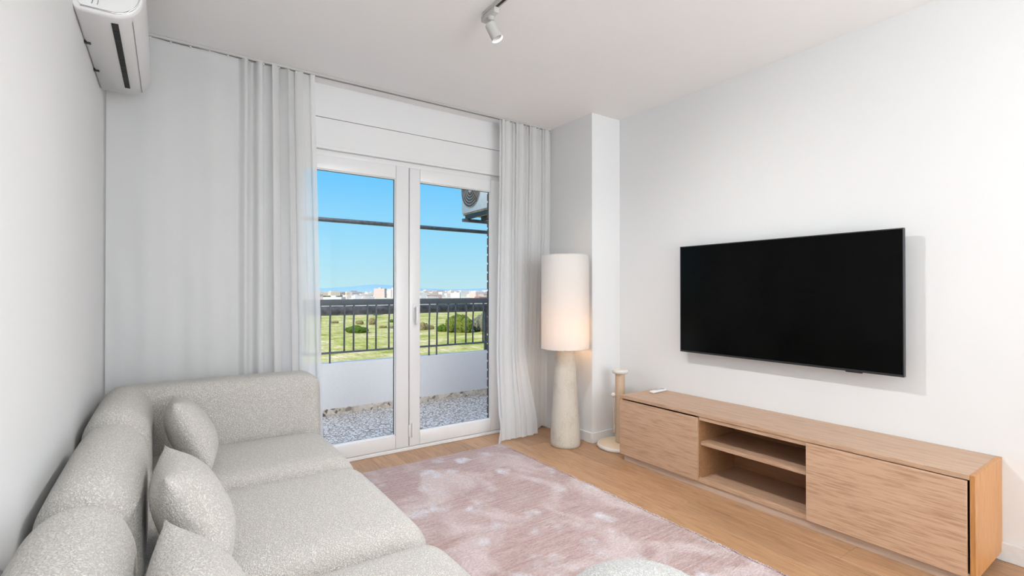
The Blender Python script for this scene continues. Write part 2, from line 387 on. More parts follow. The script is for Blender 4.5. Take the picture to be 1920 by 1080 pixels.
# ------------------------------------------------------------ curtain track + curtains
tk = tag(empty('curtain_track', (0, 0, 0)), 'slim white curtain track fixed to the ceiling over the balcony door', 'curtain track')
BX('rail', M['whitemetal'], tk, XL+.01, PX-.01, 3.487, 3.521, H-.016, H, .002, 1)
BX('rail_slot', M['seal'], tk, XL+.012, PX-.012, 3.500, 3.505, H-.0175, H-.0155)
def curtain(name, fx, fy, nu, nv, z0, z1, label, fz=None):
    bm = bmesh.new(); g = []
    for j in range(nv+1):
        v = j/nv; rowv = []
        for i in range(nu+1):
            u = i/nu; z = z0(u)+(z1-z0(u))*v
            if fz: z = fz(u, v, z)
            rowv.append(bm.verts.new((fx(u, v), fy(u, v), z)))
        g.append(rowv)
    for j in range(nv):
        for i in range(nu): bm.faces.new((g[j][i], g[j][i+1], g[j+1][i+1], g[j+1][i]))
    o = obj(name, bm, M['curtain'], None, smooth=True)
    if nv > 30: o.data.materials[0] = M['curtain_dense']
    return tag(o, label, 'curtain')
def sst(a, b, t):
    t = max(0, min(1, (t-a)/(b-a))); return t*t*(3-2*t)
# left curtain: nearly flat at the wall side, tight folds towards the window
def lamp_(u, v):   # fold amplitude
    return .008 + .028*sst(.56, .66, u)*(1-.75*sst(.86, .95, u))
def lx(u, v):
    flat = XL+.012 + u/.62*.66 if u < .62 else XL+.012+.66 + (u-.62)/.38*.425
    x = flat + (1-v)*(.03+.035*u)*sst(.6, 1, u)
    return min(x + .012*sst(.62, .8, u)*math.sin(u*150+1.0), 2)
def ly(u, v):
    a = lamp_(u, v); ph = 24*u + 62*max(0, u-.60)
    y = 3.503 + a*math.sin(ph) + .006*math.sin(61*u+2*v)*(1-v) + .010*math.sin(9*u+3*v)*(1-v)
    return min(y, 3.60) if v < .98 else 3.503 + a*.8*math.sin(ph)
cl = curtain('curtain', lx, ly, 260, 26, lambda u: .012, H-.0165, 'wide sheer white curtain behind the sofa, left of the balcony door', lambda u, v, z: z - .018*abs(math.sin(u*17))*(1-sst(.45, .6, u))*sst(.95, 1, v))
# right curtain: full folds, flaring and lifting into a tail at the floor
def rx(u, v):
    f = (1-v)
    top = 2.305 + u*.545
    low = 2.262 + (u/.55)*.30 if u < .55 else 2.562 + (u-.55)/.45*.288
    s = sst(0, 1, f)*.9
    x = top*(1-s)+low*s
    x += .11*sst(.70, 1, f)*sst(.15, .5, u)*(1-sst(.52, .60, u))
    x -= .075*math.exp(-(u/.03)**2)*sst(.94, 1, f)
    x += .010*math.sin(u*95)
    return min(x, 2.85)
def ry(u, v):
    f = (1-v)
    a = .014*(1-.35*f) if u < .62 else .012*(1-.8*f)
    y = 3.500 + a*math.sin(u*72+.6) - .030*sst(.3, .8, f)*math.sin(min(1, u/.58)*math.pi)
    y += (.05*sst(.5, .75, u)*sst(.2, .9, f))
    y -= .10*math.exp(-(u/.03)**2)*sst(.92, 1, f)
    y -= .05*sst(.70, 1, f)*(1-sst(.50, .62, u))
    return min(max(y, 3.34), 3.60)
cr_ = curtain('curtain', rx, ry, 240, 40, lambda u: .008 + .02*sst(.6, .75, u)*abs(math.sin(u*26)), H-.0165, 'gathered white curtain between the balcony door and the floor lamp, pooling on the floor')
for cur, hx in ((cl, [lx(u/11, 1) for u in range(12)]), (cr_, [rx(u/8, 1) for u in range(9)])):
    for hxx in hx:
        bm = bmesh.new(); box(bm, hxx-.005, hxx+.005, 3.494, 3.512, H-.026, H-.0165, .002, 1); obj('glider', bm, M['plastic'], cur)
    fx, fy, n = (lx, ly, 260) if cur is cl else (rx, ry, 240)
    bm = bmesh.new(); A = []; 
    for i in range(n+1):
        u = i/n; A.append([bm.verts.new((fx(u, v), fy(u, v)+.0022, H-.018-(1-v)*2.69)) for v in (.9685, 1.0)])
    for a, b in zip(A, A[1:]): bm.faces.new((a[0], b[0], b[1], a[1]))
    obj('heading_tape', bm, M['curtain'], cur, smooth=True)

# wall plates seen through the curtains
def plate(x0, x1, z0, z1, label, n):
    e = tag(empty('wall_plate', ((x0+x1)/2, YW, z0)), label, 'wall plate')
    BX('plate_frame', M['plastic'], e, -(x1-x0)/2, (x1-x0)/2, -.010, 0, 0, z1-z0, .003, 2)
    wd = (x1-x0-.02)/n
    for i in range(n): BX('rocker', M['pvc'], e, -(x1-x0)/2+.01+i*wd+.002, -(x1-x0)/2+.01+(i+1)*wd-.002, -.014, -.009, .012, z1-z0-.012, .002, 1)
plate(.113, .225, 1.225, 1.31, 'faint white wall plate behind the left sheer curtain', 2)
plate(2.70, 2.78, .835, .92, 'faint white wall plate behind the right curtain near the lamp', 1)

# ------------------------------------------------------------ air conditioner (indoor)
ac = tag(empty('air_conditioner', (XL, 2.43, 2.30)), 'white wall-mounted split air conditioner high above the sofa', 'air conditioner')
def ac_prof(k=1.0, n=8):
    D, Hh = .212, .29
    P = [(0, 0.012), (.01, 0.0)]
    c = (.112, .10)
    for i in range(n+1):
        a = -math.pi/2 + (math.pi/2)*i/n; P.append((c[0]+.10*math.cos(a), c[1]+.10*math.sin(a)))
    P += [(D, .13), (D-.002, .20)]
    for i in range(n+1):
        a = (math.pi/2)*i/n; P.append((D-.052+.05*math.cos(a), Hh-.05+.05*math.sin(a)))
    P += [(0, Hh)]
    return P
def extrude_prof(P, y0, y1, inset=0, rnd_=.012):
    bm = bmesh.new(); cx = sum(p[0] for p in P)/len(P); cz = sum(p[1] for p in P)/len(P); rings = []
    for (y, s) in ((y0, 1-rnd_*5), (y0+rnd_*.4, 1-rnd_*1.5), (y0+rnd_, 1), (y1-rnd_, 1), (y1-rnd_*.4, 1-rnd_*1.5), (y1, 1-rnd_*5)):
        rings.append([bm.verts.new((max(0, cx+(p[0]-cx)*s) if p[0] > .001 else 0, y, cz+(p[1]-cz)*s)) for p in P])
    for A, B in zip(rings, rings[1:]):
        for k in range(len(P)): bm.faces.new((A[k], B[k], B[(k+1) % len(P)], A[(k+1) % len(P)]))
    bm.faces.new(rings[0]); bm.faces.new(rings[-1][::-1]); return bm
obj('body', extrude_prof(ac_prof(), 0, .925, 0, .016), M['plastic'], ac, autosmooth=50)
# louvre slot in the underside
BX('outlet_slot', M['slot'], ac, .108, .130, .055, .80, -.0035, .01, .001, 1)
for i in range(9): BX('slot_fin', M['dark'], ac, .109, .129, .12+i*.075, .123+i*.075, -.005, -.003)
BX('panel_seam', M['rubber'], ac, .1755, .1765, .05, .90, .020, .0245)
# end cap panel with chrome rim at the near end
P = ac_prof(); cx = .108; cz = .15
bm = bmesh.new(); Pn = [(cx+(p[0]-cx)*.86, cz+(p[1]-cz)*.88) for p in P]
A = [bm.verts.new((p[0], -.006, p[1])) for p in Pn]; B = [bm.verts.new((p[0], .004, p[1])) for p in Pn]
for k in range(len(Pn)): bm.faces.new((A[k], B[k], B[(k+1) % len(Pn)], A[(k+1) % len(Pn)]))
bm.faces.new(A); obj('end_panel', bm, M['plastic'], ac)
bm = bmesh.new(); tube(bm, [(cx+(p[0]-cx)*.875, -.002, cz+(p[1]-cz)*.895) for p in P[1:-1]], .0028, 8); obj('chrome_trim', bm, M['chrome'], ac, smooth=True)
for k in (0, 1):
    bm = bmesh.new(); tube(bm, [(.05+k*.016+.008*math.sin(a), -.0065, .045+.018*math.cos(a)) for a in [math.pi*(.3+.5*i/6) for i in range(7)]], .001, 6); obj('embossed_mark', bm, M['seal'], ac)
BX('wall_bracket', M['dark'], ac, .0, .012, -.012, .92, .06, .27)
for yy in (.30, .62): BX('clip', M['dark'], ac, .001, .022, yy, yy+.018, -.004, .006, .001, 1)

# ------------------------------------------------------------ ceiling track with spotlights
tr_ = tag(empty('ceiling_track', (1.372, 2.23, H)), 'short white lighting track on the ceiling with a dark inner channel', 'light track')
BX('track_body', M['whitemetal'], tr_, -.017, .017, -2.6, 0, -.018, 0, .001, 1)
BX('track_channel', M['dark'], tr_, -.007, .007, -2.6, -.02, -.0195, -.0175)
def spot(y, label, tilt, target, power):
    r = tag(empty('track_spotlight', (1.372, y, H-.018)), label, 'spotlight', 'spotlights on the ceiling track')
    BX('adapter', M['whitemetal'], r, -.016, .016, -.055, .075, -.030, 0, .004, 2)
    bm = bmesh.new(); lathe(bm, [(0, -.028), (.018, -.028), (.018, -.042), (.012, -.048), (0, -.048)], 20); obj('swivel', bm, M['whitemetal'], r, autosmooth=40)
    bm = bmesh.new(); tube(bm, [(0, 0, -.045), (0, 0, -.075)], .005, 12); obj('stem', bm, M['whitemetal'], r, smooth=True)
    d = (Vector(target)-Vector((1.372, y, H-.11))).normalized()
    c = Vector((0, 0, -.076)); a = c - d*.010; b = c + d*.078
    bm = bmesh.new(); tube(bm, [a, a+d*.003, b], [.026, .0295, .0295], 28, cap=False)
    tube(bm, [b, b-d*.02, b-d*.021], [.0295, .024, .002], 28, cap=False)
    bm.faces.new([v for v in bm.verts][:28][::-1]); obj('lamp_head', bm, M['whitemetal'], r, autosmooth=40)
    ld = bpy.data.lights.new('spot_bulb', 'SPOT'); ld.energy = power; ld.spot_size = R(150); ld.spot_blend = 1; ld.shadow_soft_size = .04; ld.color = (1, .985, .98)
    lo = bpy.data.objects.new('spot_bulb', ld); COL.objects.link(lo); lo.parent = r; lo.location = b-d*.002
    lo.rotation_euler = (-d).to_track_quat('Z', 'Y').to_euler()
spot(2.17, 'white cylinder spotlight at the window end of the ceiling track', 0, (1.63, 1.95, 1.9), 88)
spot(1.35, 'white cylinder spotlight mid-track above the rug', 0, (1.0, 1.75, 0), 58)
spot(.55, 'white cylinder spotlight nearer the room end of the track', 0, (.6, .9, 0), 22)
spot(-.25, 'white cylinder spotlight at the room end of the track', 0, (.5, .2, .3), 9)

# ------------------------------------------------------------ television
tv = tag(empty('television', (3.10, .944, .806)), 'large flat black television mounted on the white wall', 'television')
TW, TH = 1.352, .769
BX('screen', M['screen'], tv, 0, .006, .006, TW-.006, .012, TH-.005)
ring2 = bmesh.new()
for a in ((-.002, .024, 0, TW, 0, .012), (-.002, .024, 0, TW, TH-.004, TH), (-.002, .024, 0, .005, .012, TH-.004), (-.002, .024, TW-.005, TW, .012, TH-.004)): box(ring2, *a, .001, 1)
obj('bezel', ring2, M['bezel'], tv)
BX('back_shell', M['dark'], tv, .006, .045, .04, TW-.04, .05, TH-.04, .01, 2)
BX('wall_mount', M['dark'], tv, .045, .09, .45, .90, .25, .55)
BX('sensor_bump', M['dark'], tv, .002, .018, .19, .27, -.006, .001, .001, 1)

# ------------------------------------------------------------ media cabinet
cb = tag(empty('media_cabinet', (2.76, .60, 0)), 'long low oak media cabinet under the television with an open middle bay', 'cabinet')
L_, D_, T_ = 1.974, .428, .478      # local: x 0..D_, y 0..L_, z
BX('top_panel', M['oak'], cb, 0, D_, .018, L_, T_-.022, T_, .0012, 1)
BX('side_panel', M['oakv'], cb, 0, D_, 0, .018, .042, T_, .0008, 1)
BX('side_panel', M['oakv'], cb, 0, D_, L_-.018, L_, .042, T_-.022, .0008, 1)
BX('bottom_panel', M['oak'], cb, .004, D_, .018, L_-.018, .042, .062, .0008, 1)
BX('back_panel', M['oakin'], cb, D_-.03, D_-.02, .018, L_-.018, .062, T_-.022)
y0c, y1c = 1.264-.60, 1.915-.60
BX('divider', M['oakin'], cb, .010, D_-.03, y0c-.03, y0c-.012, .062, T_-.022)
BX('divider', M['oakin'], cb, .010, D_-.03, y1c-.006, y1c+.012, .062, T_-.022)
BX('fascia_strip', M['oak'], cb, .006, .024, y0c-.012, y1c-.006, T_-.046, T_-.0225, .0008, 1)
BX('shelf', M['oak'], cb, .022, D_-.035, y0c-.012, y1c-.006, .272, .296, .001, 1)
BX('front_lip', M['oak'], cb, .006, .020, y0c-.012, y1c-.006, .062, .070, .0006, 1)
d1 = BX('door', M['oak'], cb, -.008, .010, y1c, L_-.004, .048, .446, .0012, 1)
d2 = BX('door', M['oak'], cb, -.008, .010, .026, y0c, .048, .452, .0012, 1)
BX('plinth', M['plinth'], cb, .012, D_-.03, .05, L_-.03, 0, .042, .001, 1)
for z in (.165, .40):
    bm = bmesh.new(); tube(bm, [(D_-.036, y0c+.22, z+.02), (D_-.029, y0c+.22, z+.02)], .028, 24); obj('cable_grommet', bm, M['plastic'], cb, autosmooth=40)

rm = tag(empty('remote_control', (3.075, 2.478, T_+.001), R(-86)), 'slim white remote control on the far end of the oak cabinet', 'remote')
bm = pillowbox(.044, .165, .018, .008, 12); bmesh.ops.translate(bm, verts=bm.verts, vec=(0, 0, .009)); obj('housing', bm, M['plastic'], rm, smooth=True)
BX('display', M['rubber'], rm, -.015, .015, .038, .07, .0172, .0186, .0005, 1)
for i in range(3):
    for j in range(2): BX('button', M['rubber'], rm, -.012+j*.014, -.002+j*.014, .018-i*.022, .026-i*.022, .0172, .0192, .0008, 1)

# ------------------------------------------------------------ floor lamp
lp = tag(empty('floor_lamp', (2.655, 3.07, 0)), 'lit floor lamp with tall white drum shade on a beige tapering base', 'floor lamp')
bm = bmesh.new()
prof = [(0, 0), (.112, 0), (.119, .006), (.1205, .03), (.1185, .12), (.112, .25), (.100, .42), (.089, .60), (.078, .76), (.074, .80), (.06, .805), (0, .805)]
lathe(bm, prof, 56); obj('base', bm, M['lampbase'], lp, autosmooth=50)
bm = bmesh.new(); lathe(bm, [(.1945, .785), (.1945, 1.54)], 72); lathe(bm, [(.1925, 1.54), (.1925, .785)], 72); obj('lamp_shade', bm, M['shade'], lp, smooth=True)
for z in (.787, 1.538):
    bm = bmesh.new(); tube(bm, [(.1945*math.cos(a), .1945*math.sin(a), z) for a in [2*math.pi*i/64 for i in range(65)]], .0028, 8)
    obj('shade_rim', bm, M['shade'], lp, smooth=True)
bm = bmesh.new(); tube(bm, [(0, 0, .80), (0, 0, .86), (.045, -.035, .905)], .008, 12)
for k in range(3):
    a = 2*math.pi*k/3; tube(bm, [(0, 0, .86), (.193*math.cos(a), .193*math.sin(a), .84)], .002, 6)
obj('stem', bm, M['whitemetal'], lp)
bm = bmesh.new(); bmesh.ops.create_icosphere(bm, subdivisions=3, radius=.032); bmesh.ops.translate(bm, verts=bm.verts, vec=(.045, -.035, .93))
t = NT('warm_bulb'); e = t.n('Emission'); e.inputs[0].default_value = (1, .55, .22, 1); e.inputs[1].default_value = 50; t.l(e.outputs[0], t.out.inputs[0])
obj('bulb', bm, t.m, lp, smooth=True)

# ------------------------------------------------------------ cat scratching post
cp = tag(empty('scratching_post', (2.988, 2.785, 0)), 'small beige cat scratching post on a round plush base behind the cabinet', 'scratching post')
bm = bmesh.new(); lathe(bm, [(0, 0), (.178, 0), (.184, .006), (.184, .018), (.178, .026), (.170, .029)], 56); obj('base', bm, M['plushw'], cp, autosmooth=50)
bm = bmesh.new(); lathe(bm, [(.170, .028), (.165, .033), (0, .034)], 56); obj('base_cover', bm, M['plush'], cp, autosmooth=50)
bm = bmesh.new(); prof = [(.030, .034)]
for i in range(70):
    z = .040+i*.0078; prof += [(.0365, z), (.0385, z+.0039)]
prof += [(.030, .588)]; lathe(bm, prof, 28); obj('rope_post', bm, M['sisal'], cp, autosmooth=60)
bm = bmesh.new(); lathe(bm, [(0, .588), (.055, .588), (.063, .596), (.064, .610), (.058, .618), (0, .620)], 36); obj('top_cap', bm, M['plushw'], cp, autosmooth=50)
bm = bmesh.new(); bmesh.ops.create_icosphere(bm, subdivisions=3, radius=.019); bmesh.ops.translate(bm, verts=bm.verts, vec=(-.052, .024, .415)); obj('pompom', bm, M['plushw'], cp, smooth=True)
bm = bmesh.new(); tube(bm, [(-.036, .02, .45), (-.046, .024, .43)], .0015, 6); tube(bm, [(-.052, .024, .40), (-.046, .02, .12)], .004, 8); obj('toy_cord', bm, M['plush'], cp)

# ------------------------------------------------------------ rug
rg = tag(empty('rug', (0, 0, 0)), 'dusty pink abstract rug with pale splotches lying before the sofa', 'rug')
bm = bmesh.new(); RX0, RX1, RY0, RY1 = .42, 2.222, .35, 3.375; nx, ny = 120, 200; g = []
for j in range(ny+1):
    rw = []
    for i in range(nx+1):
        u, v = i/nx, j/ny; x = RX0+(RX1-RX0)*u; y = RY0+(RY1-RY0)*v
        wob = .006*math.sin(y*33)+.005*mnoise.noise(Vector((0, y*11, 3))); x += .45*wob*(u**8) - .02*(v-.8)*0
        y += .004*math.sin(x*21)*(v**8)
        ed = min(u*(RX1-RX0), (1-u)*(RX1-RX0), v*(RY1-RY0), (1-v)*(RY1-RY0))
        z = .011 + .0022*mnoise.noise(Vector((x*25, y*60, 0))) - (.006 if ed < .001 else 0) + .002*mnoise.noise(Vector((x*4, y*4, 5)))
        rw.append(bm.verts.new((x, y, max(.004, z))))
    g.append(rw)
for j in range(ny):
    for i in range(nx): bm.faces.new((g[j][i], g[j][i+1], g[j+1][i+1], g[j+1][i]))
loop = g[0][:] + [r_[-1] for r_ in g[1:]] + g[-1][::-1][1:] + [r_[0] for r_ in g[::-1][1:-1]]
lowv = [bm.verts.new((v.co.x, v.co.y, .0005)) for v in loop]
for k in range(len(loop)): bm.faces.new((lowv[k], lowv[(k+1) % len(loop)], loop[(k+1) % len(loop)], loop[k]))
obj('pile', bm, M['rug'], rg, smooth=True)
# knotted edge tufts along the long visible side
bm = bmesh.new(); rr = random.Random(5); y = RY0+.01
while y < RY1-.01:
    x = RX1+.0027*math.sin(y*33)+.0022*mnoise.noise(Vector((0, y*11, 3)))
    m = Matrix.Translation((x+rr.uniform(-.002, .003), y, .007+rr.uniform(-.001, .002))) @ Matrix.Diagonal((.0065, .007, .0055, 1))
    bmesh.ops.create_icosphere(bm, subdivisions=1, radius=1, matrix=m); y += rr.uniform(.009, .014)
obj('edge_tufts', bm, M['rug'], rg, smooth=True, kind='stuff')

# ------------------------------------------------------------ sofa
sf = tag(empty('sofa', (0, 0, 0)), 'long grey-beige boucle sofa with rounded modules along the left wall', 'sofa')
B = M['boucle']
def module(name, x0, x1, y0, y1, z0, z1, r, puff, n=26, shape=None, mat=B, par=None):
    bm = pillowbox(x1-x0, y1-y0, z1-z0, r, n, puff)
    c = Vector(((x0+x1)/2, (y0+y1)/2, (z0+z1)/2))
    for v in bm.verts:
        v.co += c
        if shape: shape(v.co)
    return obj(name, bm, mat, par or sf, smooth=True)
YM = [.73, 1.58, 2.43, 3.14]
for a, b in zip(YM, YM[1:]):
    far = b > 3
    module('seat_cushion', -.22, .775, a+.002, b-.002, .13, .424, (.10, .115, .115), (.012, .004, .016))
    module('backrest', -.276, -.062, a+.003, b-.003, .10, .775 if far else .757, (.104, .125, .124), (.008, .003, .016))
module('armrest', -.272, .765, 3.125, 3.40, .06, .745, .075, (.010, .012, .010), 28)
module('sofa_base', -.262, .74, .74, 3.13, .055, .20, .03, (0, 0, 0), 8)
for (x, y) in ((-.2, .85), (.66, .85), (-.2, 3.05), (.66, 3.05), (.66, 2.0), (-.2, 2.0)):
    z0 = .0125 if x > .5 else 0
    bm = bmesh.new(); lathe(bm, [(0, z0), (.02, z0), (.024, .07), (0, .07)], 16, (x, y)); obj('leg', bm, M['dark'], sf)

def cushion(yc, x, z, w, h, th, roll, lean, yaw, label):
    e = tag(empty('cushion', (x, yc, z)), label, 'cushion', None)
    bm = bmesh.new(); n = 26; V = {}
    def P(i, j, s):
        u, v = -1+2*i/n, -1+2*j/n
        k = (i, j, s if 0 < i < n and 0 < j < n else 0)
        if k in V: return V[k]
        pin = 1-.07*(1-u*u)*abs(v)**3 ; pin2 = 1-.07*(1-v*v)*abs(u)**3
        t_ = th/2*((1-abs(u)**2.6)*(1-abs(v)**2.6))**.68
        p = Vector((s*t_, u*w/2*pin2, v*h/2*pin)); p.x += .006*mnoise.noise(p*9)
        V[k] = bm.verts.new(p); return V[k]
    for s in (1, -1):
        for i in range(n):
            for j in range(n):
                q = [P(i, j, s), P(i+1, j, s), P(i+1, j+1, s), P(i, j+1, s)]
                bm.faces.new(q if s > 0 else q[::-1])
    m = Matrix.Rotation(yaw, 4, 'Z') @ Matrix.Rotation(lean, 4, 'Y') @ Matrix.Rotation(roll, 4, 'X')
    bmesh.ops.transform(bm, matrix=m, verts=bm.verts)
    o = obj('cover', bm, B, e, smooth=True)
    # seam piping round the edge
    pts = []
    for i in range(n+1): pts.append((i, 0))
    for j in range(1, n+1): pts.append((n, j))
    for i in range(n-1, -1, -1): pts.append((i, n))
    for j in range(n-1, 0, -1): pts.append((0, j))
    co_ = [V[(i, j, 0)] for i, j in pts] if False else None
    return e
cushion(2.74, .088, .602, .52, .34, .17, R(-7), R(-25), R(2), 'boucle cushion farthest from the camera, leaning beside the armrest')
cushion(1.80, .062, .592, .52, .34, .18, R(-5), R(-25), R(2), 'boucle cushion in the middle of the sofa row')
cushion(1.13, .065, .592, .52, .34, .18, R(-5), R(-25), R(2), 'boucle cushion nearest the camera at the bottom edge')

# ------------------------------------------------------------ pouf
pf = tag(empty('pouf', (1.078, .918, .0125)), 'white boucle rounded seat poking up from the bottom edge over the rug', 'pouf')
bm = bmesh.new(); prof = []
for i in range(41):
    a = -math.pi/2 + math.pi*i/40
    prof.append((.28*abs(math.cos(a))**.88, .2225+.2225*math.copysign(abs(math.sin(a))**.9, math.sin(a))))
prof[0] = (0, 0); prof[-1] = (0, prof[-1][1]); lathe(bm, prof, 72); obj('seat', bm, M['boucle_w'], pf, smooth=True)

# ------------------------------------------------------------ balcony
ZF, YP = -.03, 5.27
fc = struct(empty('wall_facade'), 'dark brick facade jamb outside the balcony door', 'wall')
BX('render_panel', M['parapet'], fc, -2.6, OX0, YW+.1, YW+.21, ZF, 6.4)
BX('render_panel', M['parapet'], fc, OX1+.2, 4.0, YW+.1, YW+.21, ZF, 6.4)
BX('render_panel', M['parapet'], fc, OX0, OX1+.2, YW+.1, YW+.21, OZ, 6.4)
BX('mortar_bed', M['mortar'], fc, OX1-.036, OX1+.2, YW+.102, YW+.205, ZF, OZ)
bm0 = None; z = ZF
while z < OZ-.03:
    if bm0 is None: o = BX('brick', M['brick'], fc, 0, .2, 0, .118, 0, .064, .002, 1); bm0 = o.data
    else: o = bpy.data.objects.new('brick', bm0); COL.objects.link(o); o.parent = fc
    o.location = (OX1-.048, YW+.102, z); z += .081
struct(BX('balcony_fill_slab', M['parapet'], None, -2.6, 3.62, YW+.21, 4.9, 2.94, 3.1), 'unseen white slab added over the balcony to hold its fill light', 'ceiling')  # added out of view as a mount for the balcony fill
struct(BX('balcony_floor', M['terrazzo'], None, -2.6, 3.62, YW+.21, YP+.02, ZF-.2, ZF), 'speckled terrazzo balcony floor', 'floor')
BX('door_threshold', M['tskirt'], fc, OX0, OX1, YW+.1, YW+.22, ZF, .02)
pr = struct(empty('balcony_parapet'), 'low white rendered parapet with terrazzo skirting', 'wall')
BX('parapet_wall', M['parapet'], pr, -2.6, 3.62, YP, YP+.14, ZF-.2, .497, .006, 2)
BX('skirting', M['tskirt'], pr, -2.6, 3.62, YP-.012, YP, ZF, .035, .002, 1)
struct(BX('wall_side_bounce', M['parapet'], None, 3.62, 3.80, YW+.21, 5.7, ZF-.2, 12.0), 'pale unseen wall right of the balcony, heightened to bounce sunlight')  # unseen; made tall and white to reflect sun onto the balcony
rl = tag(empty('balcony_railing', (0, YP+.05, .497)), 'dark grey metal railing standing on the white parapet', 'railing')
BX('top_rail', M['railing'], rl, -2.5, 3.60, -.03, .03, .600, .665, .008, 2)
BX('bottom_rail', M['railing'], rl, -2.5, 3.60, -.012, .012, .098, .118, .002, 1)
bal = None
k = (YP+.05)/4.5
def baluster(x):
    global bal
    if bal is None:
        bm = bmesh.new(); tube(bm, [(0, 0, .11), (0, 0, .40), (0, -.012, .50), (0, -.012, .61)], .0095, 10); o = obj('baluster', bm, M['railing'], rl, smooth=True); bal = o.data
    else: o = bpy.data.objects.new('baluster', bal); COL.objects.link(o); o.parent = rl
    o.location = (x, 0, 0)
for i in range(-8, 14):
    for dx in (0, .083):
        x = (1.0862+.2072*i+dx)*k
        if -2.45 < x < 3.55: baluster(x)
for x4 in (1.169, 2.120, 2.202, .2):
    bm = bmesh.new(); tube(bm, [(0, 0, 0), (0, 0, .10)], .0095, 10); o = obj('post', bm, M['railing'], rl, smooth=True); o.location = (x4*k, 0, 0)
aw = tag(empty('awning_roll', (0, 5.62, 1.03)), 'thick weathered grey awning roll behind the railing', 'awning')
bm = bmesh.new(); tube(bm, [(-2.6, 0, 0), (3.62, 0, 0)], .052, 20); obj('roll', bm, M['awning'], aw, smooth=True)
for xx in (-2.3, 3.45): BX('arm', M['pipe'], aw, xx, xx+.03, -.015, .015, -.62, .0); BX('arm', M['pipe'], aw, xx, xx+.03, -.208, .015, -.65, -.62)
cbm = tag(empty('awning_crossbar', (0, 5.55, 2.022)), 'thin dark crossbar spanning the sky above the balcony', 'bar')
bm = bmesh.new(); tube(bm, [(-2.6, 0, 0), (3.62, 0, 0)], .024, 14); obj('bar', bm, M['pipe'], cbm, smooth=True)

# outdoor AC unit
ou = tag(empty('outdoor_ac_unit', (2.91, 4.47, 2.175), 0), 'pale outdoor air-conditioning unit with round fan grill on a bracket', 'air conditioner')
BX('casing', M['acout'], ou, 0, .29, 0, .80, 0, .55, .012, 2)
fcy, fcz, fr = .57, .27, .215
bm = bmesh.new(); tube(bm, [(-.002, fcy, fcz), (.004, fcy, fcz)], fr, 48); obj('fan_opening', bm, M['acgrill'], ou)
for q in range(6):
    rq = fr*(1-.155*q); bm = bmesh.new(); tube(bm, [(-.008, fcy+rq*math.cos(a), fcz+rq*math.sin(a)) for a in [2*math.pi*i/40 for i in range(41)]], .004, 6); obj('grill_ring', bm, M['wire'], ou, smooth=True)
bm = bmesh.new(); tube(bm, [(-.012, fcy, fcz), (-.002, fcy, fcz)], .036, 20); obj('fan_hub', bm, M['acout'], ou)
BX('underside', M['acrust'], ou, .01, .28, .02, .78, -.02, .0, .004, 1)
for yy in (.12, .68): BX('bracket_bar', M['pipe'], ou, -.05, .71, yy-.02, yy+.02, -.105, -.068, .003, 1)
for xx in (.0, .22): BX('foot', M['dark'], ou, xx, xx+.04, .09, .71, -.069, -.018)

# ------------------------------------------------------------ landscape (ground is 16.25 m below the camera)
ZG = -15.0
t = NT('meadow'); co = t.coord(); n1 = t.n('TexNoise', Scale=.07, Detail=7, Roughness=.7); t.l(co, n1.inputs[0])
cg = t.coord((1, .35, 1), rot=(0, 0, .6)); n2 = t.n('TexNoise', Scale=.9, Detail=5, Roughness=.75); t.l(cg, n2.inputs[0])
g1 = t.ramp(n1.outputs[0], [(.36, (.25, .29, .05)), (.46, (.46, .43, .12)), (.56, (.60, .50, .25)), (.66, (.74, .60, .40))])
g2 = t.ramp(n2.outputs[0], [(.34, (.50, .58, .40)), (.66, (1.25, 1.2, 1.2))])
gg = t.mix(1.0, g1, g2, 'MULTIPLY')
sx_ = t.n('SeparateXYZ'); t.l(co, sx_.inputs[0]); mr = t.n('MapRange'); t.l(sx_.outputs[1], mr.inputs[0]); mr.inputs['From Min'].default_value = 300; mr.inputs['From Max'].default_value = 520
tanc = t.ramp(n1.outputs[0], [(.38, (.34, .34, .17)), (.5, (.66, .58, .42)), (.65, (.78, .70, .56))])
gf = t.mix(mr.outputs[0], gg, tanc); t.bsdf(gf, .95, Specular_IOR_Level=.1); M['meadow'] = t.m
bm = bmesh.new(); box(bm, -5000, 9000, 7, 9000, ZG-2, ZG); struct(obj('ground_meadow', bm, M['meadow']), 'green and straw meadow stretching to the distant town', 'ground')
# distant hills, aerial haze put into their blue colour
M['hill'] = plain('hills_haze_tint', (.24, .40, .50), 1.0, None, 0, .03)
def at(px, depth):
    rx_, ry_ = math.cos(YAW), -math.sin(YAW); u = (px-960)/929.3
    return (math.sin(YAW)+rx_*u)*depth, (math.cos(YAW)+ry_*u)*depth
bm = bmesh.new(); prev = None
for i in range(121):
    px = 200+i*9; x, y = at(px, 8600); xb, yb = at(px, 9800); hgt = 10 + 130*max(0, mnoise.noise(Vector((i*.055, 2.3, 0)))+.35)*math.exp(-((px-660)/230)**2)*1.3 + 12*mnoise.noise(Vector((i*.3, 1, 0)))
    cur = [bm.verts.new((x, y, ZG)), bm.verts.new(((x+xb)/2, (y+yb)/2, hgt)), bm.verts.new((xb, yb, ZG))]
    if prev: bm.faces.new((prev[0], cur[0], cur[1], prev[1])); bm.faces.new((prev[1], cur[1], cur[2], prev[2]))
    prev = cur
struct(obj('distant_hills', bm, M['hill'], smooth=True), 'faint hills tinted haze blue on the horizon', 'hills')
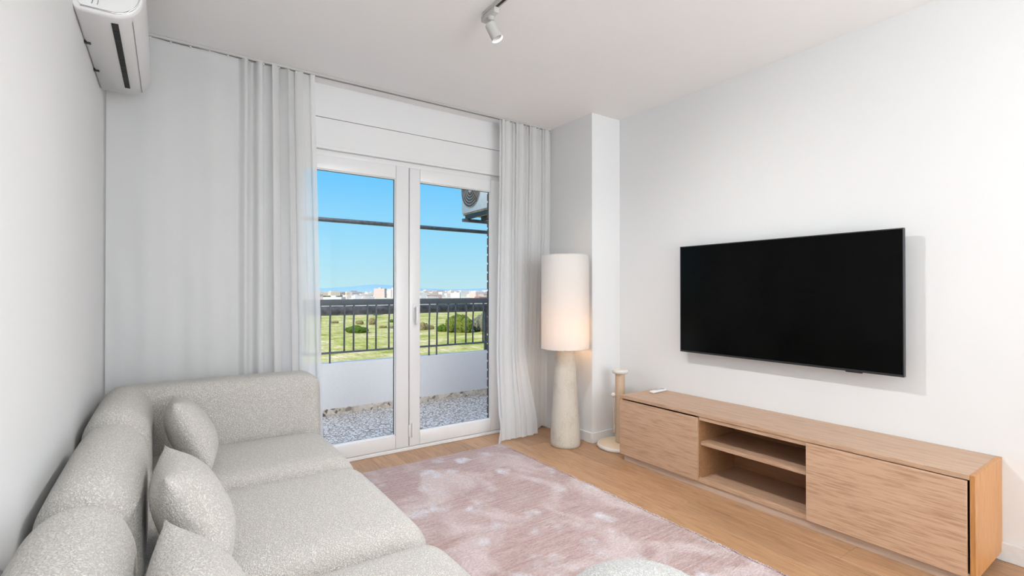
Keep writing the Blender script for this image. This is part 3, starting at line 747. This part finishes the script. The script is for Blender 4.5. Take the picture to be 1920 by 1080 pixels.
# town
M['town'] = []
tcol = [(.62, .48, .42), (.64, .56, .51), (.52, .36, .31), (.60, .50, .38), (.38, .34, .33), (.66, .62, .59), (.36, .18, .13)]
for i, c in enumerate(tcol): M['town'].append(plain('town_wall_paint', c, .9, None, 0, .03))
bm = bmesh.new(); rt = random.Random(11)
for i in range(1500):
    px = rt.uniform(430, 1150); right = px > 745
    dep = rt.uniform(900, 2600)**1.0; x, y = at(px, dep)
    if 1180 < dep < 1480 and 590 < px < 700: continue
    if dep < 1320 and any(a_ < px < b_ for a_, b_ in ((594, 656), (688, 758), (815, 895))): continue
    hmax = (15 if right else 11)*(1+.25*(dep > 1500)); h_ = rt.uniform(3, hmax) + (4 if rt.random() < .06 else 0)
    w_ = rt.uniform(5, 16); d_ = rt.uniform(6, 16); n0 = len(bm.faces)
    box(bm, x-w_, x+w_, y-d_, y+d_, ZG, ZG+h_*(.75 if dep < 1100 else 1.0))
    bm.faces.ensure_lookup_table(); mi = rt.choices(range(7), (5, 5, 2, 3, 2, 5, .8))[0]
    for f in bm.faces[n0:]: f.material_index = mi
tn_ = obj('town', bm, M['town'], kind='stuff'); tag(tn_, 'pale pink and white town spread along the horizon', 'town')
def bldg(px0, px1, ytop, dep, mat, label, strips=()):
    x, y = at((px0+px1)/2, dep); w_ = (px1-px0)/929.3*dep; ztop = CAM_H-(ytop-545.5)/929.3*dep
    e = tag(empty('apartment_block', (x, y, ZG), -YAW), label, 'building')
    BX('wall', mat, e, -w_/2, w_/2, 0, w_*.7, 0, ztop-ZG)
    BX('roof_house', mat, e, -w_*.15, w_*.12, w_*.2, w_*.5, ztop-ZG, ztop-ZG+2.6)
    for s in strips: BX('loggia_strip', M['rubber'], e, -w_/2+w_*s, -w_/2+w_*(s+.10), -.3, .5, 1, ztop-ZG-1.5)
bldg(701, 721, 541, 1180, M['town'][0], 'tall pink apartment block on the skyline in the left door leaf')
bldg(726, 746, 541.5, 1150, M['town'][1], 'white apartment block with dark loggia strips beside the door mullion', (.35, .6))
bldg(845, 862, 549, 1000, M['town'][5], 'long low white building in the town behind the right leaf')
bldg(606, 640, 557, 900, M['town'][5], 'low white row of houses seen just above the railing')
# low dark shed behind the railing
x0s, y0s = at(655, 330); sh = tag(empty('shed', (x0s, y0s, ZG), -YAW), 'long low building with a flat dark roof beyond the railing', 'building')
BX('wall', M['town'][4], sh, -28, 16, 0, 50, 0, 4.2)
BX('roof', plain('dark_roof_felt', (.20, .19, .22), .8, None, 0, .15), sh, -28.5, 16.5, -.5, 50.5, 4.2, 4.7)
# vegetation
def leafmat(name, c):
    t = NT(name); co = t.coord(); n = t.n('TexNoise', Scale=1.6, Detail=5, Roughness=.8); t.l(co, n.inputs[0])
    cc = t.ramp(n.outputs[0], [(.35, tuple(v*.35 for v in c)), (.5, c), (.68, tuple(v*1.6 for v in c))]); t.bsdf(cc, .9, n.outputs[0], .6, 1, Specular_IOR_Level=.1); return t.m
LM = {'green': leafmat('green_foliage', (.10, .17, .02)), 'olive': leafmat('olive_foliage', (.18, .22, .04)), 'grey': leafmat('grey_scrub', (.24, .24, .17)), 'brown': leafmat('dry_scrub', (.30, .24, .12)), 'dark': leafmat('dark_trees', (.10, .14, .06))}
def blob(bm, c, rx_, ry_, rz_, seed, sub=4):
    n0 = len(bm.verts); bmesh.ops.create_icosphere(bm, subdivisions=sub, radius=1); bm.verts.ensure_lookup_table()
    for v in bm.verts[n0:]:
        p = v.co.copy(); d = 1+.24*mnoise.noise(p*2.2+Vector((seed, 0, 0)))+.16*mnoise.noise(p*6+Vector((0, seed, 0)))+.12*mnoise.noise(p*14+Vector((0, seed, 0)))
        v.co = Vector((p.x*d*rx_+c[0], p.y*d*ry_+c[1], max(-.1, p.z*d*rz_+c[2])))
def bush(px0, px1, ytop, ybase, kind, label, nb=5, name='bush', cat='bush'):
    dep = 16.25*929.3/(ybase-545.5); x, y = at((px0+px1)/2, dep); w_ = (px1-px0)/929.3*dep; h_ = (ybase-ytop)/929.3*dep
    e = tag(empty(name, (x, y, ZG), -YAW), label, cat); bm = bmesh.new(); rb = random.Random(int(px0))
    for i in range(nb):
        s = (i+.5)/nb*2-1; blob(bm, (s*w_*.36, rb.uniform(-.15, .15)*w_, h_*.40), w_*(.55/nb+.13), w_*.25, h_*.58*(1-.35*abs(s)), rb.uniform(0, 50))
    obj('foliage', bm, LM[kind], e, smooth=True)
    bm = bmesh.new(); tube(bm, [(0, 0, 0), (0, 0, h_*.5)], w_*.03, 8); obj('trunk', bm, LM['brown'], e)
bush(647, 690, 610.5, 623.5, 'green', 'domed green bush alone in the meadow behind the left door leaf')
bush(820, 839, 608, 621.5, 'green', 'small dark green bush left of the big olive-green tree', 3)
bush(837, 886, 588, 623, 'olive', 'large olive-green tree in the meadow behind the right leaf', 6, 'tree', 'tree')
bush(885, 930, 588, 621, 'grey', 'grey scrubby thicket right of the large olive-green tree', 6)
bush(782, 803, 604, 619, 'brown', 'dry olive bush beside the door mullion', 3)
bush(803, 813, 609, 617, 'brown', 'tiny dry bush between the mullion bush and the dark green bush', 2)
bush(712, 725, 610, 614.5, 'brown', 'low flat dry bush right of the domed green bush', 2)
bush(731, 742, 598, 604.5, 'green', 'small green bush high in the meadow beside the mullion', 2)
bush(731, 745, 610, 615.5, 'grey', 'small grey bush near the mullion, level with the domed bush', 2)
bush(692, 703, 595, 609, 'brown', 'thin dry shrub standing above and right of the domed bush', 2)
bush(668, 681, 600, 608, 'brown', 'thin dry shrub just above the domed green bush', 2)
bush(622, 634, 601, 606, 'brown', 'tiny tan shrub far left in the meadow', 2)
def belt(px0, px1, ybase, hpx, label, n):
    dep = 16.25*929.3/(ybase-545.5); bm = bmesh.new(); rb = random.Random(int(px0))
    for i in range(n):
        x, y = at(px0+(px1-px0)*(i+.5)/n, dep*rb.uniform(.97, 1.03)); s = hpx/929.3*dep
        blob(bm, (x, y, 0), s*1.4, s*1.2, s*rb.uniform(.7, 1.1), i, 2)
    o = obj('tree_belt', bm, LM['dark'], smooth=True, kind='stuff'); o.location = (0, 0, ZG); tag(o, label, 'trees')
belt(604, 645, 557, 2.6, 'dark line of trees in front of the town, left end', 26)
belt(650, 684, 557.5, 3.4, 'dark line of trees below the hills, left of the pink block', 22)
belt(820, 880, 571, 2.5, 'thin hedge line at the far edge of the meadow in the right leaf', 34)
